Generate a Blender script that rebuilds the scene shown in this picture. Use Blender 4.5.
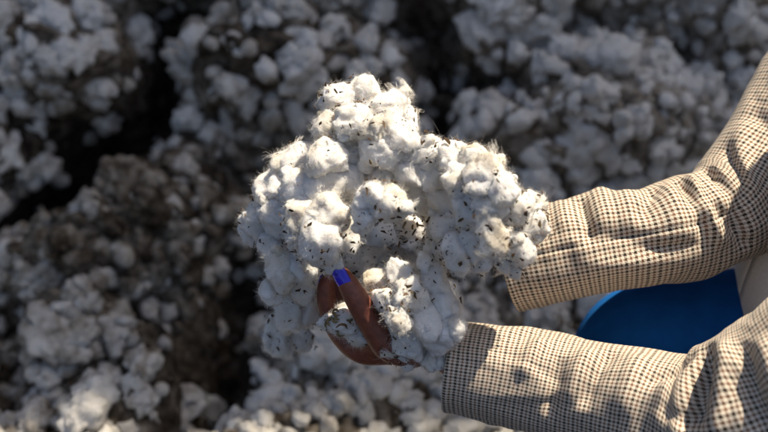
import bpy, bmesh, math, random
import numpy as np
from mathutils import Vector, Matrix

# ------------------------------------------------------------------ camera, sky, sun, exposure
scene = bpy.context.scene
col = scene.collection
for o in list(bpy.data.objects):
    bpy.data.objects.remove(o)

FOCAL = 60.0 / 36.0 * 768.0            # focal length in photo pixels
PITCH = math.radians(30)
DHAND = 1.10                           # metres from the lens to the held cotton
AIM = np.array([0.0, 0.0, 0.36])
FWD = np.array([0.0, math.cos(PITCH), -math.sin(PITCH)])
UPV = np.array([0.0, math.sin(PITCH), math.cos(PITCH)])
RGT = np.array([1.0, 0.0, 0.0])
CAM = AIM - DHAND * FWD

cd = bpy.data.cameras.new('camera')
cam = bpy.data.objects.new('camera', cd)
col.objects.link(cam)
cam.location = CAM
cam.rotation_euler = (math.pi / 2 - PITCH, 0, 0)
cd.lens = 60
cd.sensor_width = 36
cd.clip_start = 0.02
cd.clip_end = 200
cd.dof.use_dof = True
cd.dof.focus_distance = 1.075
cd.dof.aperture_fstop = 3.4
scene.camera = cam

SUN_EL = math.radians(66)
SUN_AZ = math.radians(70)              # clockwise from +Y (away from the camera), towards +X
wd = bpy.data.worlds.new('World')
scene.world = wd
wd.use_nodes = True
nt = wd.node_tree
bg = nt.nodes['Background']
sky = nt.nodes.new('ShaderNodeTexSky')
sky.sky_type = 'NISHITA'
sky.sun_disc = False
sky.sun_elevation = SUN_EL
sky.sun_rotation = SUN_AZ
sky.dust_density = 3.0                  # pale, hazy sky
sky.air_density = 0.8
nt.links.new(sky.outputs[0], bg.inputs[0])
bg.inputs[1].default_value = 0.085

sd = bpy.data.lights.new('sun', 'SUN')
sd.energy = 5.0
sd.angle = math.radians(0.53)
sd.color = (1.0, 0.87, 0.68)
sun = bpy.data.objects.new('sun', sd)
col.objects.link(sun)
sv = Vector((math.sin(SUN_AZ) * math.cos(SUN_EL), math.cos(SUN_AZ) * math.cos(SUN_EL), math.sin(SUN_EL)))
sun.rotation_euler = sv.to_track_quat('Z', 'Y').to_euler()
sun.location = sv * 5

scene.render.engine = 'CYCLES'
scene.view_settings.view_transform = 'Standard'
scene.view_settings.look = 'None'
scene.view_settings.exposure = 1.05
scene.view_settings.gamma = 1.0

rng = np.random.default_rng(11)
random.seed(11)

# ------------------------------------------------------------------ helpers
def P(px, py, d):
    """photo pixel + depth along the view axis -> world point"""
    return CAM + d * (FWD + (px - 384) / FOCAL * RGT - (py - 216) / FOCAL * UPV)

def proj(p):
    q = np.asarray(p) - CAM
    d = q @ FWD
    return 384 + FOCAL * (q @ RGT) / d, 216 - FOCAL * (q @ UPV) / d, d

def _h(ix, iy, iz, seed):
    n = (ix.astype(np.uint32) * np.uint32(374761393) + iy.astype(np.uint32) * np.uint32(668265263)
         + iz.astype(np.uint32) * np.uint32(2147483647) + np.uint32((seed * 144665) & 0xffffffff))
    n = (n ^ (n >> np.uint32(13))) * np.uint32(1274126177)
    n = n ^ (n >> np.uint32(16))
    return (n & np.uint32(0xffff)).astype(np.float64) / 32767.5 - 1.0

def noise(p, seed=0):
    """smooth value noise, -1..1"""
    p = np.asarray(p, float)
    i = np.floor(p).astype(np.int64)
    f = p - i
    f = f * f * f * (f * (f * 6 - 15) + 10)
    r = 0
    for a in (0, 1):
        wa = f[:, 0] if a else 1 - f[:, 0]
        for b in (0, 1):
            wb = f[:, 1] if b else 1 - f[:, 1]
            for c in (0, 1):
                wc = f[:, 2] if c else 1 - f[:, 2]
                r = r + wa * wb * wc * _h(i[:, 0] + a, i[:, 1] + b, i[:, 2] + c, seed)
    return r

def gnoise(p, seed=0):
    """smooth gradient noise on a turned lattice, about -1..1"""
    p = np.asarray(p, float) @ np.array([[0.62, -0.55, 0.56], [0.68, 0.73, -0.04], [-0.39, 0.41, 0.83]])
    i = np.floor(p).astype(np.int64)
    u = p - i
    f = u * u * u * (u * (u * 6 - 15) + 10)
    r = 0
    for a in (0, 1):
        wa = f[:, 0] if a else 1 - f[:, 0]
        for b in (0, 1):
            wb = f[:, 1] if b else 1 - f[:, 1]
            for c in (0, 1):
                wc = f[:, 2] if c else 1 - f[:, 2]
                I, J, K = i[:, 0] + a, i[:, 1] + b, i[:, 2] + c
                r = r + wa * wb * wc * (_h(I, J, K, seed) * (u[:, 0] - a) + _h(I, J, K, seed + 101) * (u[:, 1] - b) + _h(I, J, K, seed + 202) * (u[:, 2] - c))
    return r * 1.7

def fbm(p, seed=0, octs=3):
    r = 0; a = 1.0; t = 0
    for k in range(octs):
        r = r + a * noise(np.asarray(p) * 2 ** k + 7.3 * k, seed + k)
        t += a; a *= 0.5
    return r / t

def sph(level):
    bm = bmesh.new()
    bmesh.ops.create_icosphere(bm, subdivisions=level, radius=1)
    bm.verts.ensure_lookup_table()
    v = np.array([x.co[:] for x in bm.verts])
    f = np.array([[q.index for q in t.verts] for t in bm.faces])
    bm.free()
    return v, f
SPH = {k: sph(k) for k in (1, 2, 3, 4, 5)}

def mesh_from(name, v, f, smooth=True, uv=None, attr=None):
    me = bpy.data.meshes.new(name)
    v = np.asarray(v, np.float32)
    if isinstance(f, np.ndarray):
        n, k = f.shape
        me.vertices.add(len(v)); me.vertices.foreach_set('co', v.ravel())
        me.loops.add(n * k); me.loops.foreach_set('vertex_index', f.astype(np.int32).ravel())
        me.polygons.add(n)
        me.polygons.foreach_set('loop_start', np.arange(0, n * k, k, dtype=np.int32))
        me.update(calc_edges=True)
    else:
        me.from_pydata([tuple(x) for x in v], [], f)
    if smooth:
        me.polygons.foreach_set('use_smooth', np.ones(len(me.polygons), bool))
    if uv is not None:
        l = me.uv_layers.new(name='UVMap')
        li = np.empty(len(me.loops), np.int32); me.loops.foreach_get('vertex_index', li)
        l.data.foreach_set('uv', np.asarray(uv, np.float32)[li].ravel())
    if attr is not None:
        for an, av in attr.items():
            a = me.attributes.new(an, 'FLOAT', 'POINT')
            a.data.foreach_set('value', np.asarray(av, np.float32))
    me.update()
    return me

def wpos(o):
    p = np.zeros(3)
    while o is not None:
        p = p + np.array(o.location); o = o.parent
    return p

def link(name, me, mat=None, parent=None, loc=None):
    o = bpy.data.objects.new(name, me)
    col.objects.link(o)
    if mat is not None and me is not None and not me.materials:
        me.materials.append(mat)
    base = np.zeros(3)
    if parent is not None:
        base = wpos(parent); o.parent = parent
    if loc is not None:
        o.location = np.asarray(loc) - base
    return o

def part(name, v, f, mat, parent=None, origin=None, **kw):
    """world-space geometry -> object whose origin sits at `origin` (or its parent's)"""
    if origin is None:
        origin = wpos(parent) if parent is not None else np.zeros(3)
    me = mesh_from(name, np.asarray(v) - np.asarray(origin), f, **kw)
    return link(name, me, mat, parent, origin)

def tag(o, label=None, cat=None, group=None, kind=None):
    if label: o['label'] = label
    if cat: o['category'] = cat
    if group: o['group'] = group
    if kind: o['kind'] = kind
    return o

def catmull(pts, n):
    pts = np.asarray(pts, float)
    k = len(pts)
    e = np.vstack([2 * pts[0] - pts[1], pts, 2 * pts[-1] - pts[-2]])
    t = np.linspace(0, k - 1, n)
    i = np.minimum(t.astype(int), k - 2); u = (t - i)[:, None]
    a, b, c, d = e[i], e[i + 1], e[i + 2], e[i + 3]
    return 0.5 * (2 * b + (c - a) * u + (2 * a - 5 * b + 4 * c - d) * u ** 2 + (3 * b - a - 3 * c + d) * u ** 3)

def nrm(a):
    a = np.asarray(a, float)
    return a / np.maximum(np.linalg.norm(a, axis=-1, keepdims=True), 1e-12)

def sweep(pts, rad, n=60, m=32, ref=None, flat=1.0, cap=False):
    """tube along a spline; theta 0 faces `ref` (the camera by default), 90 deg is up in the picture"""
    pr = catmull(np.hstack([np.asarray(pts, float), np.asarray(rad, float)[:, None]]), n)
    c, r = pr[:, :3], pr[:, 3]
    t = nrm(np.gradient(c, axis=0))
    ref = -FWD if ref is None else np.asarray(ref, float)
    e1 = nrm(ref - (t @ ref)[:, None] * t)
    e2 = np.cross(e1, t)
    if (e2 @ UPV).mean() < 0: e2 = -e2
    th = np.linspace(0, 2 * np.pi, m, endpoint=False) + np.pi      # seam away from the camera
    s = np.concatenate([[0], np.cumsum(np.linalg.norm(np.diff(c, axis=0), axis=1))])
    if cap:                                                          # rounded ends
        K = 5
        def capring(ci, ti, ri, e1i, e2i, sgn):
            out = []
            for k in range(K):
                a = (k + 0.6) / (K + 0.6) * np.pi / 2
                out.append((ci + sgn * ti * ri * math.sin(a), ri * math.cos(a)))
            return out
        st = capring(c[0], t[0], r[0], e1[0], e2[0], -1)[::-1]
        en = capring(c[-1], t[-1], r[-1], e1[-1], e2[-1], 1)
        c = np.vstack([[x[0] for x in st], c, [x[0] for x in en]])
        r = np.concatenate([[x[1] for x in st], r, [x[1] for x in en]])
        e1 = np.vstack([np.repeat(e1[:1], K, 0), e1, np.repeat(e1[-1:], K, 0)])
        e2 = np.vstack([np.repeat(e2[:1], K, 0), e2, np.repeat(e2[-1:], K, 0)])
        t = np.vstack([np.repeat(t[:1], K, 0), t, np.repeat(t[-1:], K, 0)])
        s = np.concatenate([np.zeros(K), s, np.full(K, s[-1])])
    N = len(c)
    nor = np.cos(th)[None, :, None] * e1[:, None] * flat + np.sin(th)[None, :, None] * e2[:, None]
    v = c[:, None] + r[:, None, None] * nor
    nn = nrm(np.cos(th)[None, :, None] * e1[:, None] + np.sin(th)[None, :, None] * e2[:, None])
    return dict(c=c, r=r, t=t, s=s, th=th, v=v, n=nn, N=N, m=m)

def tube_faces(N, m, cap=False, off=0):
    i, j = np.meshgrid(np.arange(N - 1), np.arange(m), indexing='ij')
    j2 = (j + 1) % m
    f = np.stack([i * m + j, i * m + j2, (i + 1) * m + j2, (i + 1) * m + j], -1).reshape(-1, 4) + off
    f = [tuple(x) for x in f.tolist()]
    if cap:
        f.append(tuple(off + k for k in range(m))[::-1])
        f.append(tuple(off + (N - 1) * m + k for k in range(m)))
    return f

# ------------------------------------------------------------------ materials
def new_mat(name):
    m = bpy.data.materials.new(name)
    m.use_nodes = True
    t = m.node_tree
    return m, t, t.nodes['Principled BSDF'], t.nodes.new, t.links.new

def ramp(t, stops):
    r = t.nodes.new('ShaderNodeValToRGB')
    e = r.color_ramp.elements
    while len(e) < len(stops): e.new(0.5)
    for q, (p, c) in zip(e, stops):
        q.position = p; q.color = (*c, 1) if len(c) == 3 else c
    return r

def cotton_mat(name, lo, mid, hi, scale=40, sss=0.25, bump=0.4):
    m, t, b, N, L = new_mat(name)
    tc = N('ShaderNodeTexCoord')
    oi = N('ShaderNodeObjectInfo')
    add = N('ShaderNodeVectorMath'); add.operation = 'ADD'
    L(tc.outputs['Object'], add.inputs[0]); L(oi.outputs['Location'], add.inputs[1])
    n1 = N('ShaderNodeTexNoise'); n1.inputs['Scale'].default_value = scale; n1.inputs['Detail'].default_value = 5
    L(add.outputs[0], n1.inputs['Vector'])
    r = ramp(t, [(0.25, lo), (0.48, mid), (0.66, hi)])
    mm = N('ShaderNodeMath'); mm.operation = 'MULTIPLY_ADD'; mm.inputs[1].default_value = 0.22
    ms = N('ShaderNodeMath'); ms.operation = 'SUBTRACT'; ms.inputs[1].default_value = 0.11
    L(oi.outputs['Random'], mm.inputs[0]); L(n1.outputs['Fac'], ms.inputs[0]); L(ms.outputs[0], mm.inputs[2])
    L(mm.outputs[0], r.inputs[0]); L(r.outputs[0], b.inputs['Base Color'])
    n2 = N('ShaderNodeTexNoise'); n2.inputs['Scale'].default_value = 230; n2.inputs['Detail'].default_value = 7
    n2.inputs['Roughness'].default_value = 0.75; n2.inputs['Distortion'].default_value = 1.5
    L(add.outputs[0], n2.inputs['Vector'])
    bp = N('ShaderNodeBump'); bp.inputs['Strength'].default_value = bump; bp.inputs['Distance'].default_value = 0.006
    L(n2.outputs['Fac'], bp.inputs['Height']); L(bp.outputs[0], b.inputs['Normal'])
    b.inputs['Roughness'].default_value = 1.0
    b.inputs['Specular IOR Level'].default_value = 0.085
    b.inputs['Sheen Weight'].default_value = 0.15
    b.inputs['Sheen Roughness'].default_value = 0.6
    if sss:
        b.inputs['Subsurface Weight'].default_value = sss
        b.inputs['Subsurface Radius'].default_value = (1.0, 0.85, 0.65)
        b.inputs['Subsurface Scale'].default_value = 0.008
    return m

M = {}
M['cotton'] = cotton_mat('held_cotton', (0.70, 0.62, 0.48), (0.86, 0.835, 0.78), (0.92, 0.91, 0.885), 38, 0.5, 1.0)

def fibre_mat():
    m, t, b, N, L = new_mat('cotton_fibre')
    b.inputs['Base Color'].default_value = (0.90, 0.88, 0.84, 1)
    b.inputs['Roughness'].default_value = 1
    b.inputs['Specular IOR Level'].default_value = 0.1
    tr = N('ShaderNodeBsdfTranslucent'); tr.inputs[0].default_value = (0.9, 0.87, 0.82, 1)
    mx = N('ShaderNodeMixShader'); mx.inputs[0].default_value = 0.45
    L(b.outputs[0], mx.inputs[1]); L(tr.outputs[0], mx.inputs[2])
    L(mx.outputs[0], t.nodes['Material Output'].inputs['Surface'])
    return m
M['fibre'] = fibre_mat()

def heap_mat():
    """heaped cotton: per-tuft dirt and painted light (attribute or object colour) over off-white lint"""
    m, t, b, N, L = new_mat('heaped_cotton')
    at = N('ShaderNodeAttribute'); at.attribute_name = 'dirt_shade'
    oi = N('ShaderNodeObjectInfo')
    sp = N('ShaderNodeSeparateColor'); L(oi.outputs['Color'], sp.inputs[0])
    ad = N('ShaderNodeMath'); ad.operation = 'ADD'
    L(at.outputs['Fac'], ad.inputs[0])
    iv = N('ShaderNodeMath'); iv.operation = 'SUBTRACT'; iv.inputs[0].default_value = 1.0
    L(sp.outputs[0], iv.inputs[1]); L(iv.outputs[0], ad.inputs[1])
    geo = N('ShaderNodeNewGeometry')
    n1 = N('ShaderNodeTexNoise'); n1.inputs['Scale'].default_value = 60; n1.inputs['Detail'].default_value = 5
    L(geo.outputs['Position'], n1.inputs['Vector'])
    ma = N('ShaderNodeMath'); ma.operation = 'MULTIPLY_ADD'; ma.inputs[1].default_value = 0.9
    L(n1.outputs['Fac'], ma.inputs[0]); 
    s2 = N('ShaderNodeMath'); s2.operation = 'SUBTRACT'; s2.inputs[1].default_value = 0.45
    L(ad.outputs[0], s2.inputs[0]); L(s2.outputs[0], ma.inputs[2])
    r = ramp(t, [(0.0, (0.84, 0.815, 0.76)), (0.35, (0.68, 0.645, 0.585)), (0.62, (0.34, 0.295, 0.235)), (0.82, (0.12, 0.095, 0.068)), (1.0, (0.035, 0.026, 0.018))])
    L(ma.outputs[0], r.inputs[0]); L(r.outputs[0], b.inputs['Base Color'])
    n2 = N('ShaderNodeTexNoise'); n2.inputs['Scale'].default_value = 130; n2.inputs['Detail'].default_value = 7; n2.inputs['Roughness'].default_value = 0.65
    L(geo.outputs['Position'], n2.inputs['Vector'])
    bp = N('ShaderNodeBump'); bp.inputs['Strength'].default_value = 0.9; bp.inputs['Distance'].default_value = 0.012
    L(n2.outputs['Fac'], bp.inputs['Height']); L(bp.outputs[0], b.inputs['Normal'])
    b.inputs['Roughness'].default_value = 1.0
    b.inputs['Specular IOR Level'].default_value = 0.085
    return m
M['heap'] = heap_mat()

def base_mat():
    m, t, b, N, L = new_mat('leaf_trash_and_soil')
    geo = N('ShaderNodeNewGeometry')
    n1 = N('ShaderNodeTexNoise'); n1.inputs['Scale'].default_value = 90; n1.inputs['Detail'].default_value = 8
    L(geo.outputs['Position'], n1.inputs['Vector'])
    r = ramp(t, [(0.35, (0.05, 0.042, 0.032)), (0.55, (0.10, 0.085, 0.066)), (0.75, (0.20, 0.18, 0.15))])
    L(n1.outputs['Fac'], r.inputs[0]); L(r.outputs[0], b.inputs['Base Color'])
    bp = N('ShaderNodeBump'); bp.inputs['Strength'].default_value = 0.8; bp.inputs['Distance'].default_value = 0.006
    L(n1.outputs['Fac'], bp.inputs['Height']); L(bp.outputs[0], b.inputs['Normal'])
    b.inputs['Roughness'].default_value = 1; b.inputs['Specular IOR Level'].default_value = 0.1
    return m
M['base'] = base_mat()

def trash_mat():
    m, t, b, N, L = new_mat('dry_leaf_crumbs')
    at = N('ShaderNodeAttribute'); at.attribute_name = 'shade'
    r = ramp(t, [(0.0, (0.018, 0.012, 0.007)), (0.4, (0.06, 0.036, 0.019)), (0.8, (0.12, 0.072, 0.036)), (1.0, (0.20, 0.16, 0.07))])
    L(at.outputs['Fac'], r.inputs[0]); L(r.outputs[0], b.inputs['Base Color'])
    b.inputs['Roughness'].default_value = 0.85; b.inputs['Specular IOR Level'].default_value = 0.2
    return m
M['trash'] = trash_mat()

def tweed_mat():
    """small gun-club check woven in cream, dark brown and rust, in metres of cloth (UV)"""
    m, t, b, N, L = new_mat('checked_tweed')
    uv = N('ShaderNodeUVMap'); uv.uv_map = 'UVMap'
    wob = N('ShaderNodeTexNoise'); wob.inputs['Scale'].default_value = 60
    L(uv.outputs[0], wob.inputs['Vector'])
    sep = N('ShaderNodeSeparateXYZ'); L(uv.outputs[0], sep.inputs[0])
    def mth(op, a, bb=None, c=None):
        n = N('ShaderNodeMath'); n.operation = op
        for k, q in enumerate((a, bb, c)):
            if q is None: continue
            if isinstance(q, (int, float)): n.inputs[k].default_value = q
            else: L(q, n.inputs[k])
        return n.outputs[0]
    PER = 0.0078                                    # dark stripe to dark stripe
    wv = mth('MULTIPLY', mth('SUBTRACT', wob.outputs['Fac'], 0.5), 0.0010)
    def stripes(axis):
        x = mth('DIVIDE', mth('ADD', axis, wv), PER)
        fr = mth('FRACT', x)
        d1 = mth('ABSOLUTE', mth('SUBTRACT', fr, 0.25))
        d2 = mth('ABSOLUTE', mth('SUBTRACT', fr, 0.75))
        def edge(d, w):
            mr = N('ShaderNodeMapRange'); mr.interpolation_type = 'SMOOTHSTEP'
            L(d, mr.inputs[0]); mr.inputs[1].default_value = w - 0.035; mr.inputs[2].default_value = w + 0.035
            mr.inputs[3].default_value = 1; mr.inputs[4].default_value = 0
            return mr.outputs[0]
        return edge(d1, 0.138), edge(d2, 0.110)
    du, ru = stripes(sep.outputs[0])
    dv, rv = stripes(sep.outputs[1])
    # twill: which of the two threads lies on top, along fine diagonals
    tw = mth('FRACT', mth('DIVIDE', mth('ADD', sep.outputs[0], sep.outputs[1]), PER / 4.0))
    top = mth('GREATER_THAN', tw, 0.5)
    cream, dark, rust = (0.66, 0.585, 0.475), (0.024, 0.016, 0.011), (0.17, 0.082, 0.045)
    def thread(dk, rs):
        a = N('ShaderNodeMix'); a.data_type = 'RGBA'; a.inputs[6].default_value = (*cream, 1); a.inputs[7].default_value = (*rust, 1)
        L(rs, a.inputs[0])
        c = N('ShaderNodeMix'); c.data_type = 'RGBA'; c.inputs[7].default_value = (*dark, 1)
        L(a.outputs[2], c.inputs[6]); L(dk, c.inputs[0])
        return c.outputs[2]
    mx = N('ShaderNodeMix'); mx.data_type = 'RGBA'
    # warp shows a little more than weft
    L(mth('MULTIPLY_ADD', top, 0.5, 0.25), mx.inputs[0])
    L(thread(du, ru), mx.inputs[6]); L(thread(dv, rv), mx.inputs[7])
    fz = N('ShaderNodeTexNoise'); fz.inputs['Scale'].default_value = 1500; fz.inputs['Detail'].default_value = 3
    L(uv.outputs[0], fz.inputs['Vector'])
    big = N('ShaderNodeTexNoise'); big.inputs['Scale'].default_value = 18; big.inputs['Detail'].default_value = 4
    L(uv.outputs[0], big.inputs['Vector'])
    mu = N('ShaderNodeMix'); mu.data_type = 'RGBA'; mu.blend_type = 'MULTIPLY'; mu.inputs[0].default_value = 1
    vv = mth('ADD', mth('MULTIPLY_ADD', fz.outputs['Fac'], 0.5, 0.60), mth('MULTIPLY', mth('SUBTRACT', big.outputs['Fac'], 0.5), 0.25))
    L(mx.outputs[2], mu.inputs[6]); L(vv, mu.inputs[7])
    L(mu.outputs[2], b.inputs['Base Color'])
    bp = N('ShaderNodeBump'); bp.inputs['Strength'].default_value = 0.35; bp.inputs['Distance'].default_value = 0.0006
    L(mth('ADD', fz.outputs['Fac'], mth('MULTIPLY', tw, 0.3)), bp.inputs['Height']); L(bp.outputs[0], b.inputs['Normal'])
    b.inputs['Roughness'].default_value = 0.95; b.inputs['Specular IOR Level'].default_value = 0.12
    b.inputs['Sheen Weight'].default_value = 0.12; b.inputs['Sheen Roughness'].default_value = 0.5
    return m
M['tweed'] = tweed_mat()

def plain(name, c, rough=0.8, spec=0.2, nscale=None, namp=0.2, bump=0.0, sss=0.0):
    m, t, b, N, L = new_mat(name)
    if nscale:
        tc = N('ShaderNodeTexCoord')
        n = N('ShaderNodeTexNoise'); n.inputs['Scale'].default_value = nscale; n.inputs['Detail'].default_value = 6
        L(tc.outputs['Object'], n.inputs['Vector'])
        r = ramp(t, [(0.3, tuple(x * (1 - namp) for x in c)), (0.7, tuple(min(1, x * (1 + namp)) for x in c))])
        L(n.outputs['Fac'], r.inputs[0]); L(r.outputs[0], b.inputs['Base Color'])
        if bump:
            bp = N('ShaderNodeBump'); bp.inputs['Strength'].default_value = bump; bp.inputs['Distance'].default_value = 0.001
            L(n.outputs['Fac'], bp.inputs['Height']); L(bp.outputs[0], b.inputs['Normal'])
    else:
        b.inputs['Base Color'].default_value = (*c, 1)
    b.inputs['Roughness'].default_value = rough
    b.inputs['Specular IOR Level'].default_value = spec
    if sss:
        b.inputs['Subsurface Weight'].default_value = sss
        b.inputs['Subsurface Radius'].default_value = (1, 0.35, 0.2)
        b.inputs['Subsurface Scale'].default_value = 0.004
    return m
M['skin'] = plain('skin', (0.165, 0.054, 0.033), 0.5, 0.4, 220, 0.22, 0.35, 0.25)
M['nail'] = plain('blue_nail_polish', (0.022, 0.014, 0.46), 0.2, 0.6)
M['denim'] = plain('blue_trousers', (0.007, 0.090, 0.31), 0.9, 0.1, 60, 0.12, 1.0)
M['shirt'] = plain('cream_shirt', (0.66, 0.62, 0.56), 0.9, 0.1, 400, 0.08, 0.2)
M['lining'] = plain('dark_lining', (0.02, 0.017, 0.015), 0.7, 0.2, 300, 0.2)

# ------------------------------------------------------------------ the heap of cotton behind and below
SLOPE = math.tan(math.radians(63))
Y0, WS = 0.40, 0.07
def prof(y):
    z = SLOPE * WS * np.logaddexp(0, (y - Y0) / WS)
    z = z + 10 * 0.03 * np.logaddexp(0, (y - 0.70) / 0.03)          # added unseen stack face above the loose slope, shades the heap
    return np.where(z > 7.5, 7.5 + 0.15 * (1 - np.exp(-(z - 7.5) * 0.6)), z)
FEAT = [  # photo-pixel centre, radii, tilt (deg), push out of the slope (m)
    (85, 165, 90, 34, -35, -0.20), (30, 215, 45, 24, -20, -0.18), (155, 60, 24, 66, 5, -0.20), (195, 8, 55, 20, 0, -0.10),
    (245, 185, 45, 28, 10, -0.07), (238, 300, 32, 70, 10, -0.18), (215, 365, 40, 42, 0, -0.17), (150, 320, 40, 22, 0, -0.06),
    (425, 15, 55, 32, 15, -0.18), (468, 72, 52, 22, 18, -0.17), (432, 120, 30, 42, 0, -0.16), (600, 22, 45, 26, 0, -0.10),
    (520, 35, 40, 16, 20, -0.07), (8, 350, 18, 40, 0, -0.10), (195, 425, 30, 25, 0, -0.10), (690, 60, 20, 30, 20, -0.07),
    (60, 130, 60, 25, 0, -0.06), (110, 385, 30, 14, 0, -0.06), (330, 150, 40, 14, -20, -0.05),
    (120, 235, 110, 62, -15, 0.06), (60, 50, 70, 35, 0, 0.05), (290, 60, 120, 50, 0, 0.05), (610, 120, 120, 50, 0, 0.05),
    (380, 400, 110, 40, 0, 0.03), (70, 330, 60, 30, 0, 0.04), (480, 40, 30, 16, 0, 0.03)]
def feat(px, py):
    r = np.zeros_like(px)
    for cx, cy, rx, ry, a, h in FEAT:
        a = math.radians(a); dx, dy = px - cx, py - cy
        u = dx * math.cos(a) + dy * math.sin(a); w = -dx * math.sin(a) + dy * math.cos(a)
        r += h * (0.85 if h < 0 else 1.0) * np.exp(-((u / rx) ** 2 + (w / ry) ** 2) ** 1.3)
    return r
def heap_surface(x, y):
    """x, y of the smooth profile -> displaced point, normal, feature push"""
    z = prof(y)
    e = 1e-3
    dz = (prof(y + e) - prof(y - e)) / (2 * e)
    n = nrm(np.stack([np.zeros_like(x), -dz, np.ones_like(x)], -1))
    p = np.stack([x, y, z], -1)
    px, py, d = proj(p)
    ft = feat(px, py)
    h = 0.055 * fbm(p * 4.2, 5, 3) + 0.02 * noise(p * 16, 9) + ft
    return p + n * h[:, None], n, ft

xs = np.concatenate([np.linspace(-2.2, -0.78, 25), np.linspace(-0.77, 0.77, 340), np.linspace(0.78, 4.2, 50)])
sp = np.concatenate([np.linspace(-1.5, -0.1, 30), np.linspace(-0.095, 0.30, 90), np.linspace(0.302, 0.70, 200), np.linspace(0.702, 1.31, 160), np.linspace(1.32, 2.6, 12)])
X, Yg = np.meshgrid(xs, sp, indexing='xy')
hv, hn, hft = heap_surface(X.ravel(), Yg.ravel())
wq = hv + 0.012 * np.stack([noise(hv * 38, 51), noise(hv * 38, 52), noise(hv * 38, 53)], -1)
hv = hv + hn * (0.022 * np.abs(noise(wq * 34, 61)) + 0.010 * np.abs(noise(wq * 75, 62)) + 0.004 * noise(wq * 150, 63))[:, None] \
     + 0.008 * np.stack([noise(hv * 55, 71), noise(hv * 55, 72), noise(hv * 55, 73)], -1)
hpx = proj(hv)[0]
hdirt_shade = np.clip(0.66 + 0.15 * np.clip((330 - hpx) / 200, 0, 1) + 0.26 * fbm(hv * 6, 81, 3) - 1.2 * np.minimum(hft, 0) + 0.7 * np.clip((0.10 - hv[:, 1]) / 0.08, 0, 1), 0, 1.2)     # hollows and gaps painted darker as shade; unseen front ground darkened against bounce light
ny, nx = X.shape
ii, jj = np.meshgrid(np.arange(ny - 1), np.arange(nx - 1), indexing='ij')
hf = np.stack([ii * nx + jj, ii * nx + jj + 1, (ii + 1) * nx + jj + 1, (ii + 1) * nx + jj], -1).reshape(-1, 4)
heap = part('cotton_heap', hv, hf, M['heap'], attr={'dirt_shade': hdirt_shade})
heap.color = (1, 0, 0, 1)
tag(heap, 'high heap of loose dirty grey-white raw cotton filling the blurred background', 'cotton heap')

# lumpy tuft shapes shared by all the heap's tufts
def lump(level, seed, lobes, size=1.0):
    r = np.random.default_rng(seed)
    vs, fs, o = [], [], 0
    v0, f0 = SPH[level]
    c = np.zeros(3)
    for k in range(lobes):
        rad = r.uniform(0.42, 0.75) if k else 0.78
        if k: c = nrm(r.normal(size=3)) * r.uniform(0.45, 0.85) * np.array([1, 1, 0.7])
        q = v0 * (1 + 0.42 * gnoise(v0 * 1.4 + seed * 3.1 + k * 9, 3)[:, None] + 0.30 * gnoise(v0 * 2.9 + seed + k * 5, 4)[:, None] + 0.16 * gnoise(v0 * 5.5 + seed, 5)[:, None])
        q = q * rad * np.array([1.15, 0.95, 0.85]) @ np.array(Matrix.Rotation(r.uniform(0, 6.3), 3, Vector(nrm(r.normal(size=3))))).T
        vs.append(q + c); fs.append(f0 + o); o += len(v0)
    return np.vstack(vs), np.vstack(fs)
VAR_HI = [lump(3, 100 + k, 3 + k % 4) for k in range(14)]
VAR_LO = [lump(2, 200 + k, 1 + (k % 4 == 0)) for k in range(24)]

# scatter by area over the part of the slope the camera can see and a margin around it
T = []
yy = np.linspace(-0.02, 0.72, 1600)
seg = np.sqrt(1 + np.gradient(prof(yy), yy) ** 2); cum = np.cumsum(seg); cum /= cum[-1]
def scatter(n, lo, hi, xr, lift, seed):
    r = np.random.default_rng(seed)
    y = np.interp(r.uniform(0, 1, n), cum, yy); x = r.uniform(-xr, xr, n)
    p, nn, ft = heap_surface(x, y)
    s = r.uniform(lo, hi, n) * np.where(r.uniform(size=n) < 0.15, 1.35, 1.0)
    keep = r.uniform(size=n) < np.clip(1.0 + ft * 7, 0.08, 1)      # few tufts lie down in the hollows
    p = p + nn * (r.uniform(-0.4, lift, n) * s)[:, None]
    px, py, d = proj(p)
    # old stained cotton lies in bands, right side and bottom centre painted paler as if lit
    dirt_shade = 0.29 + 0.32 * fbm(p * 3.0, 21, 3) + 0.13 * r.normal(size=n)
    dirt_shade = dirt_shade + 0.36 * np.exp(-(((px - 130) / 120) ** 2 + ((py - 215) / 75) ** 2)) + 0.25 * np.exp(-(((px - 250) / 60) ** 2 + ((py - 180) / 50) ** 2))
    dirt_shade = dirt_shade - 0.22 * np.clip((px - 300) / 250, 0, 1) - 0.15 * np.exp(-(((px - 400) / 170) ** 2 + ((py - 410) / 60) ** 2))
    for k in np.nonzero(keep)[0]:
        T.append((p[k], nn[k], s[k], float(np.clip(dirt_shade[k], 0.02, 0.95)), px[k], py[k], d[k]))
scatter(1500, 0.014, 0.024, 0.80, 1.0, 1)
scatter(5600, 0.008, 0.014, 0.75, 1.9, 2)

def near_body(p):                                       # keep the heap's tufts out of the person
    return False
def rank(t):
    p, n, s, dirt_shade, px, py, d = t
    if not (-15 < px < 783 and -15 < py < 447): return 0
    if (px > 460 and 200 < py < 432 and not (py < 330 and px < 575)) and px > 520: vis = 0.25
    else: vis = 1.0
    if 250 < px < 540 and 95 < py < 340: vis *= 0.15
    return vis * s / d
T.sort(key=rank, reverse=True)

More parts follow.
